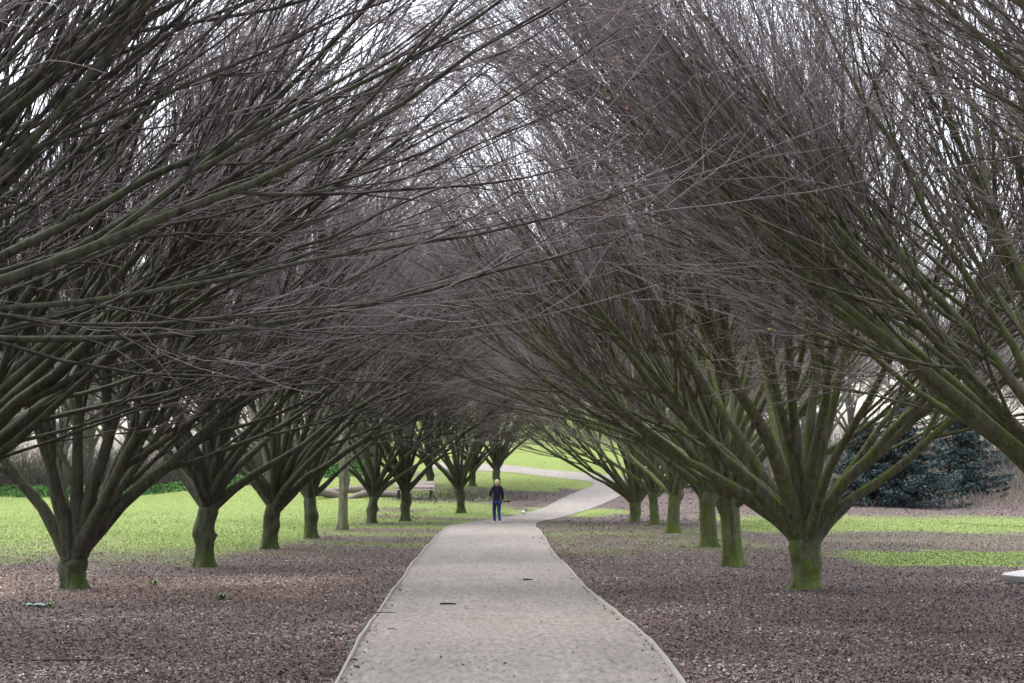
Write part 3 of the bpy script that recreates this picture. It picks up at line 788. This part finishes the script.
# hands: palm and five fingers each
for s, w in ((-1, 'wl'), (1, 'wr')):
    wx, wy, wz = J[w]
    p0 = len(vs); vs.append((wx + s * .015, wy + .03, wz - .06)); rs.append((.026, .016)); es.append((ix[w], p0))
    for f in range(4):
        o_ = (f - 1.5) * .018; L = (.055, .07, .066, .05)[f]
        a = len(vs); vs.append((wx + s * .018, wy + .035 + o_, wz - .10)); rs.append(.009); es.append((p0, a))
        vs.append((wx + s * .012, wy + .045 + o_, wz - .10 - L * .55)); rs.append(.008); es.append((a, a + 1))
        vs.append((wx - s * .005, wy + .05 + o_, wz - .10 - L)); rs.append(.007); es.append((a + 1, a + 2))
    a = len(vs); vs.append((wx - s * .012, wy + .055, wz - .065)); rs.append(.010); es.append((p0, a))
    vs.append((wx - s * .025, wy + .065, wz - .105)); rs.append(.009); es.append((a, a + 1))
person = skin('person', vs, es, rs, M['skin'])
person.location = (px_, py_, pz_ + .02); person.rotation_euler = (0, 0, R(14)); person.scale = (.96,) * 3
tag(person, 'person with blonde hair in dark navy jacket and blue jeans, walking away on the path', 'person')
# nose and ears, hidden from here but there
bm = bmesh.new()
for c_, s_ in (((0, .125, 1.50), (.012, .02, .02)), ((-.082, .03, 1.50), (.008, .02, .028)), ((.082, .03, 1.50), (.008, .02, .028))):
    t = bmesh.new(); bmesh.ops.create_uvsphere(t, u_segments=10, v_segments=8, radius=1)
    bmesh.ops.scale(t, vec=s_, verts=t.verts); bmesh.ops.translate(t, vec=c_, verts=t.verts)
    me = bpy.data.meshes.new('t'); t.to_mesh(me); bm.from_mesh(me); t.free(); bpy.data.meshes.remove(me)
done(bm, 'facial_features', M['skin'], person, True)
bm = bmesh.new()
for s in (-1, 1):
    t = bmesh.new(); bmesh.ops.create_uvsphere(t, u_segments=8, v_segments=6, radius=.011); bmesh.ops.translate(t, vec=(s * .03, .112, 1.525), verts=t.verts)
    me = bpy.data.meshes.new('t'); t.to_mesh(me); bm.from_mesh(me); t.free(); bpy.data.meshes.remove(me)
done(bm, 'eyes', M['glove'], person, True)
# jacket over the trunk and arms
jo = ['waist', 'chest', 'neckb', 'sl', 'elb_l', 'wl', 'sr', 'elb_r', 'wr']
vs = [J[n_] for n_ in jo] + [(0, 0, .84)]
es = [(0, 1), (1, 2), (2, 3), (3, 4), (4, 5), (2, 6), (6, 7), (7, 8), (0, 9)]
skin('jacket', vs, es, [(.150, .12), (.165, .125), .085, .075, .06, .048, .075, .06, .048, (.155, .125)], M['jacket'], person, 0)
vs = [J['pel'], J['hl'], J['kl'], (J['al'][0], J['al'][1], .07), J['hr'], J['kr'], (J['ar'][0], J['ar'][1], .09)]
skin('jeans', vs, [(0, 1), (1, 2), (2, 3), (0, 4), (4, 5), (5, 6)], [(.135, .11), .098, .072, .056, .098, .072, .056], M['jeans'], person, 0)
bm = bmesh.new(); bmesh.ops.create_icosphere(bm, subdivisions=4, radius=1)
for v in bm.verts:
    x_, y_, z_ = v.co
    k_ = 1 + .05 * math.sin(14 * x_ + 3 * z_) * (y_ < .3) + .03 * math.sin(23 * x_)
    fr = max(0., y_ - .25) * max(0., .55 - z_)           # the face stays free
    v.co = (x_ * .098 * k_ * (1 - .25 * max(0, -z_ - .4)), .018 + y_ * .112 * k_ - fr * .16, 1.525 + z_ * .122 * k_)
done(bm, 'hair', M['hair'], person, True)
for f in ('l', 'r'):
    a, t_ = J['a' + f], J['f' + f]
    skin('shoe', [(a[0], a[1] - .03, max(.045, t_[2] + .01)), (a[0], (a[1] + t_[1]) / 2, .05), (t_[0], t_[1] + .06, .035)], [(0, 1), (1, 2)], [.045, .047, .036], M['shoe'], person, 1)
# stick held out from the right hand
from mathutils import Matrix, Vector
def worldp(p_):
    return Matrix.Translation(person.location) @ Matrix.Rotation(R(14), 4, 'Z') @ Vector(p_)
h0 = worldp((J['wr'][0] - .02, J['wr'][1] + .06, J['wr'][2] - .10)); h1 = worldp((J['wr'][0] + .30, J['wr'][1] + .14, J['wr'][2] - .09))
P = np.array([h0 + (h1 - h0) * q for q in (0, .33, .66, .8, 1)])[None]; org = np.array(h0)
V, F, A = tubes(P - org, np.array([[.022, .02, .022, .045, .036]]), 8, 1)
o = link('held_stick', mesh_np('held_stick', V, F, None, True), M['stickdark']); o.location = h0
tag(o, 'short dark thick-ended stick held out sideways in the walker\'s hand', 'stick')

# dog
x, y, z = at(523, 517)
dg_ = empty('small_dog', (x, y, z + .04), R(62)); dg_.scale = (.78, .78, .78); tag(dg_, 'tiny white dog with dark head on the path ahead of the walking person', 'dog')
# local +x is the dog's nose direction
vs = [(-.13, 0, .20), (0, 0, .205), (.12, 0, .21), (.17, -.01, .26), (.21, -.03, .30), (.26, -.06, .285)]
es = [(0, 1), (1, 2), (2, 3), (3, 4), (4, 5)]
rs = [.055, .055, .07, .045, .05, .022]
for s in (-1, 1):
    a = len(vs); vs += [(-.13, s * .045, .15), (-.10, s * .05, .115), (-.155, s * .05, .065), (-.145, s * .05, .01)]; rs += [.04, .026, .015, .016]
    es += [(0, a), (a, a + 1), (a + 1, a + 2), (a + 2, a + 3)]
    a = len(vs); vs += [(.12, s * .045, .14), (.115, s * .045, .07), (.125, s * .045, .01)]; rs += [.032, .017, .016]
    es += [(2, a), (a, a + 1), (a + 1, a + 2)]
a = len(vs); vs += [(-.20, 0, .26), (-.21, 0, .33)]; rs += [.014, .009]; es += [(0, a), (a, a + 1)]
skin('body', vs, es, rs, M['dogwhite'], dg_, 1)
skin('head_patch', [(.185, -.015, .285), (.215, -.032, .305), (.25, -.053, .29)], [(0, 1), (1, 2)], [.048, .056, .03], M['dogdark'], dg_, 1)
for s in (-1, 1):
    skin('ear', [(.195, -.025 + s * .045, .33), (.20, -.025 + s * .065, .30)], [(0, 1)], [.018, .012], M['dogdark'], dg_, 0)

# ------------------------------------------------------------------ light and sky
SUN_EL, SUN_AZ = R(66), R(-30)
w = bpy.data.worlds.new('World'); scene.world = w; w.use_nodes = True
nt = w.node_tree; bgn = nt.nodes['Background']
sky = node(nt, 'ShaderNodeTexSky', sky_type='NISHITA'); sky.sun_disc = False
sky.sun_elevation = SUN_EL; sky.sun_rotation = SUN_AZ
sky.air_density = 1.; sky.dust_density = 4.; sky.ozone_density = 1.
hs = node(nt, 'ShaderNodeHueSaturation'); hs.inputs['Saturation'].default_value = .5; hs.inputs['Value'].default_value = 2.0
nt.links.new(sky.outputs[0], hs.inputs['Color'])
tc = node(nt, 'ShaderNodeTexCoord')
cl = noise(nt, 2.6, 6, .6, tc.outputs['Generated'])
nt.links.new(mix(nt, ramp(nt, cl, [(.3, .75), (.7, 1.)]), (0, 0, 0), hs.outputs[0]), bgn.inputs['Color'])
bgn.inputs['Strength'].default_value = .15
sd = bpy.data.lights.new('sun', 'SUN'); sd.energy = .8; sd.angle = R(35); sd.color = (1, .96, .9)
so = bpy.data.objects.new('sun', sd); COL.objects.link(so)
az = SUN_AZ
dirv = Vector((math.sin(az) * math.cos(SUN_EL), math.cos(az) * math.cos(SUN_EL), math.sin(SUN_EL)))
so.rotation_euler = dirv.to_track_quat('Z', 'Y').to_euler(); so.location = (0, 0, 40)

cam = bpy.data.cameras.new('camera'); co = bpy.data.objects.new('camera', cam); COL.objects.link(co)
cam.sensor_width = 36; cam.lens = FPX / 1024 * 36; cam.clip_end = 5000; cam.clip_start = .1
co.location = (0, 0, CAMZ); co.rotation_euler = (math.pi / 2 + PITCH, 0, 0)
cam.dof.use_dof = True; cam.dof.focus_distance = 17; cam.dof.aperture_fstop = 5.6
scene.camera = co
vs_ = scene.view_settings
vs_.view_transform = 'Standard'; vs_.look = 'None'; vs_.exposure = 1.3; vs_.gamma = 1; vs_.use_curve_mapping = False
scene.cycles.max_bounces = 6; scene.cycles.diffuse_bounces = 3; scene.cycles.use_denoising = True; scene.cycles.denoiser = 'OPENIMAGEDENOISE'
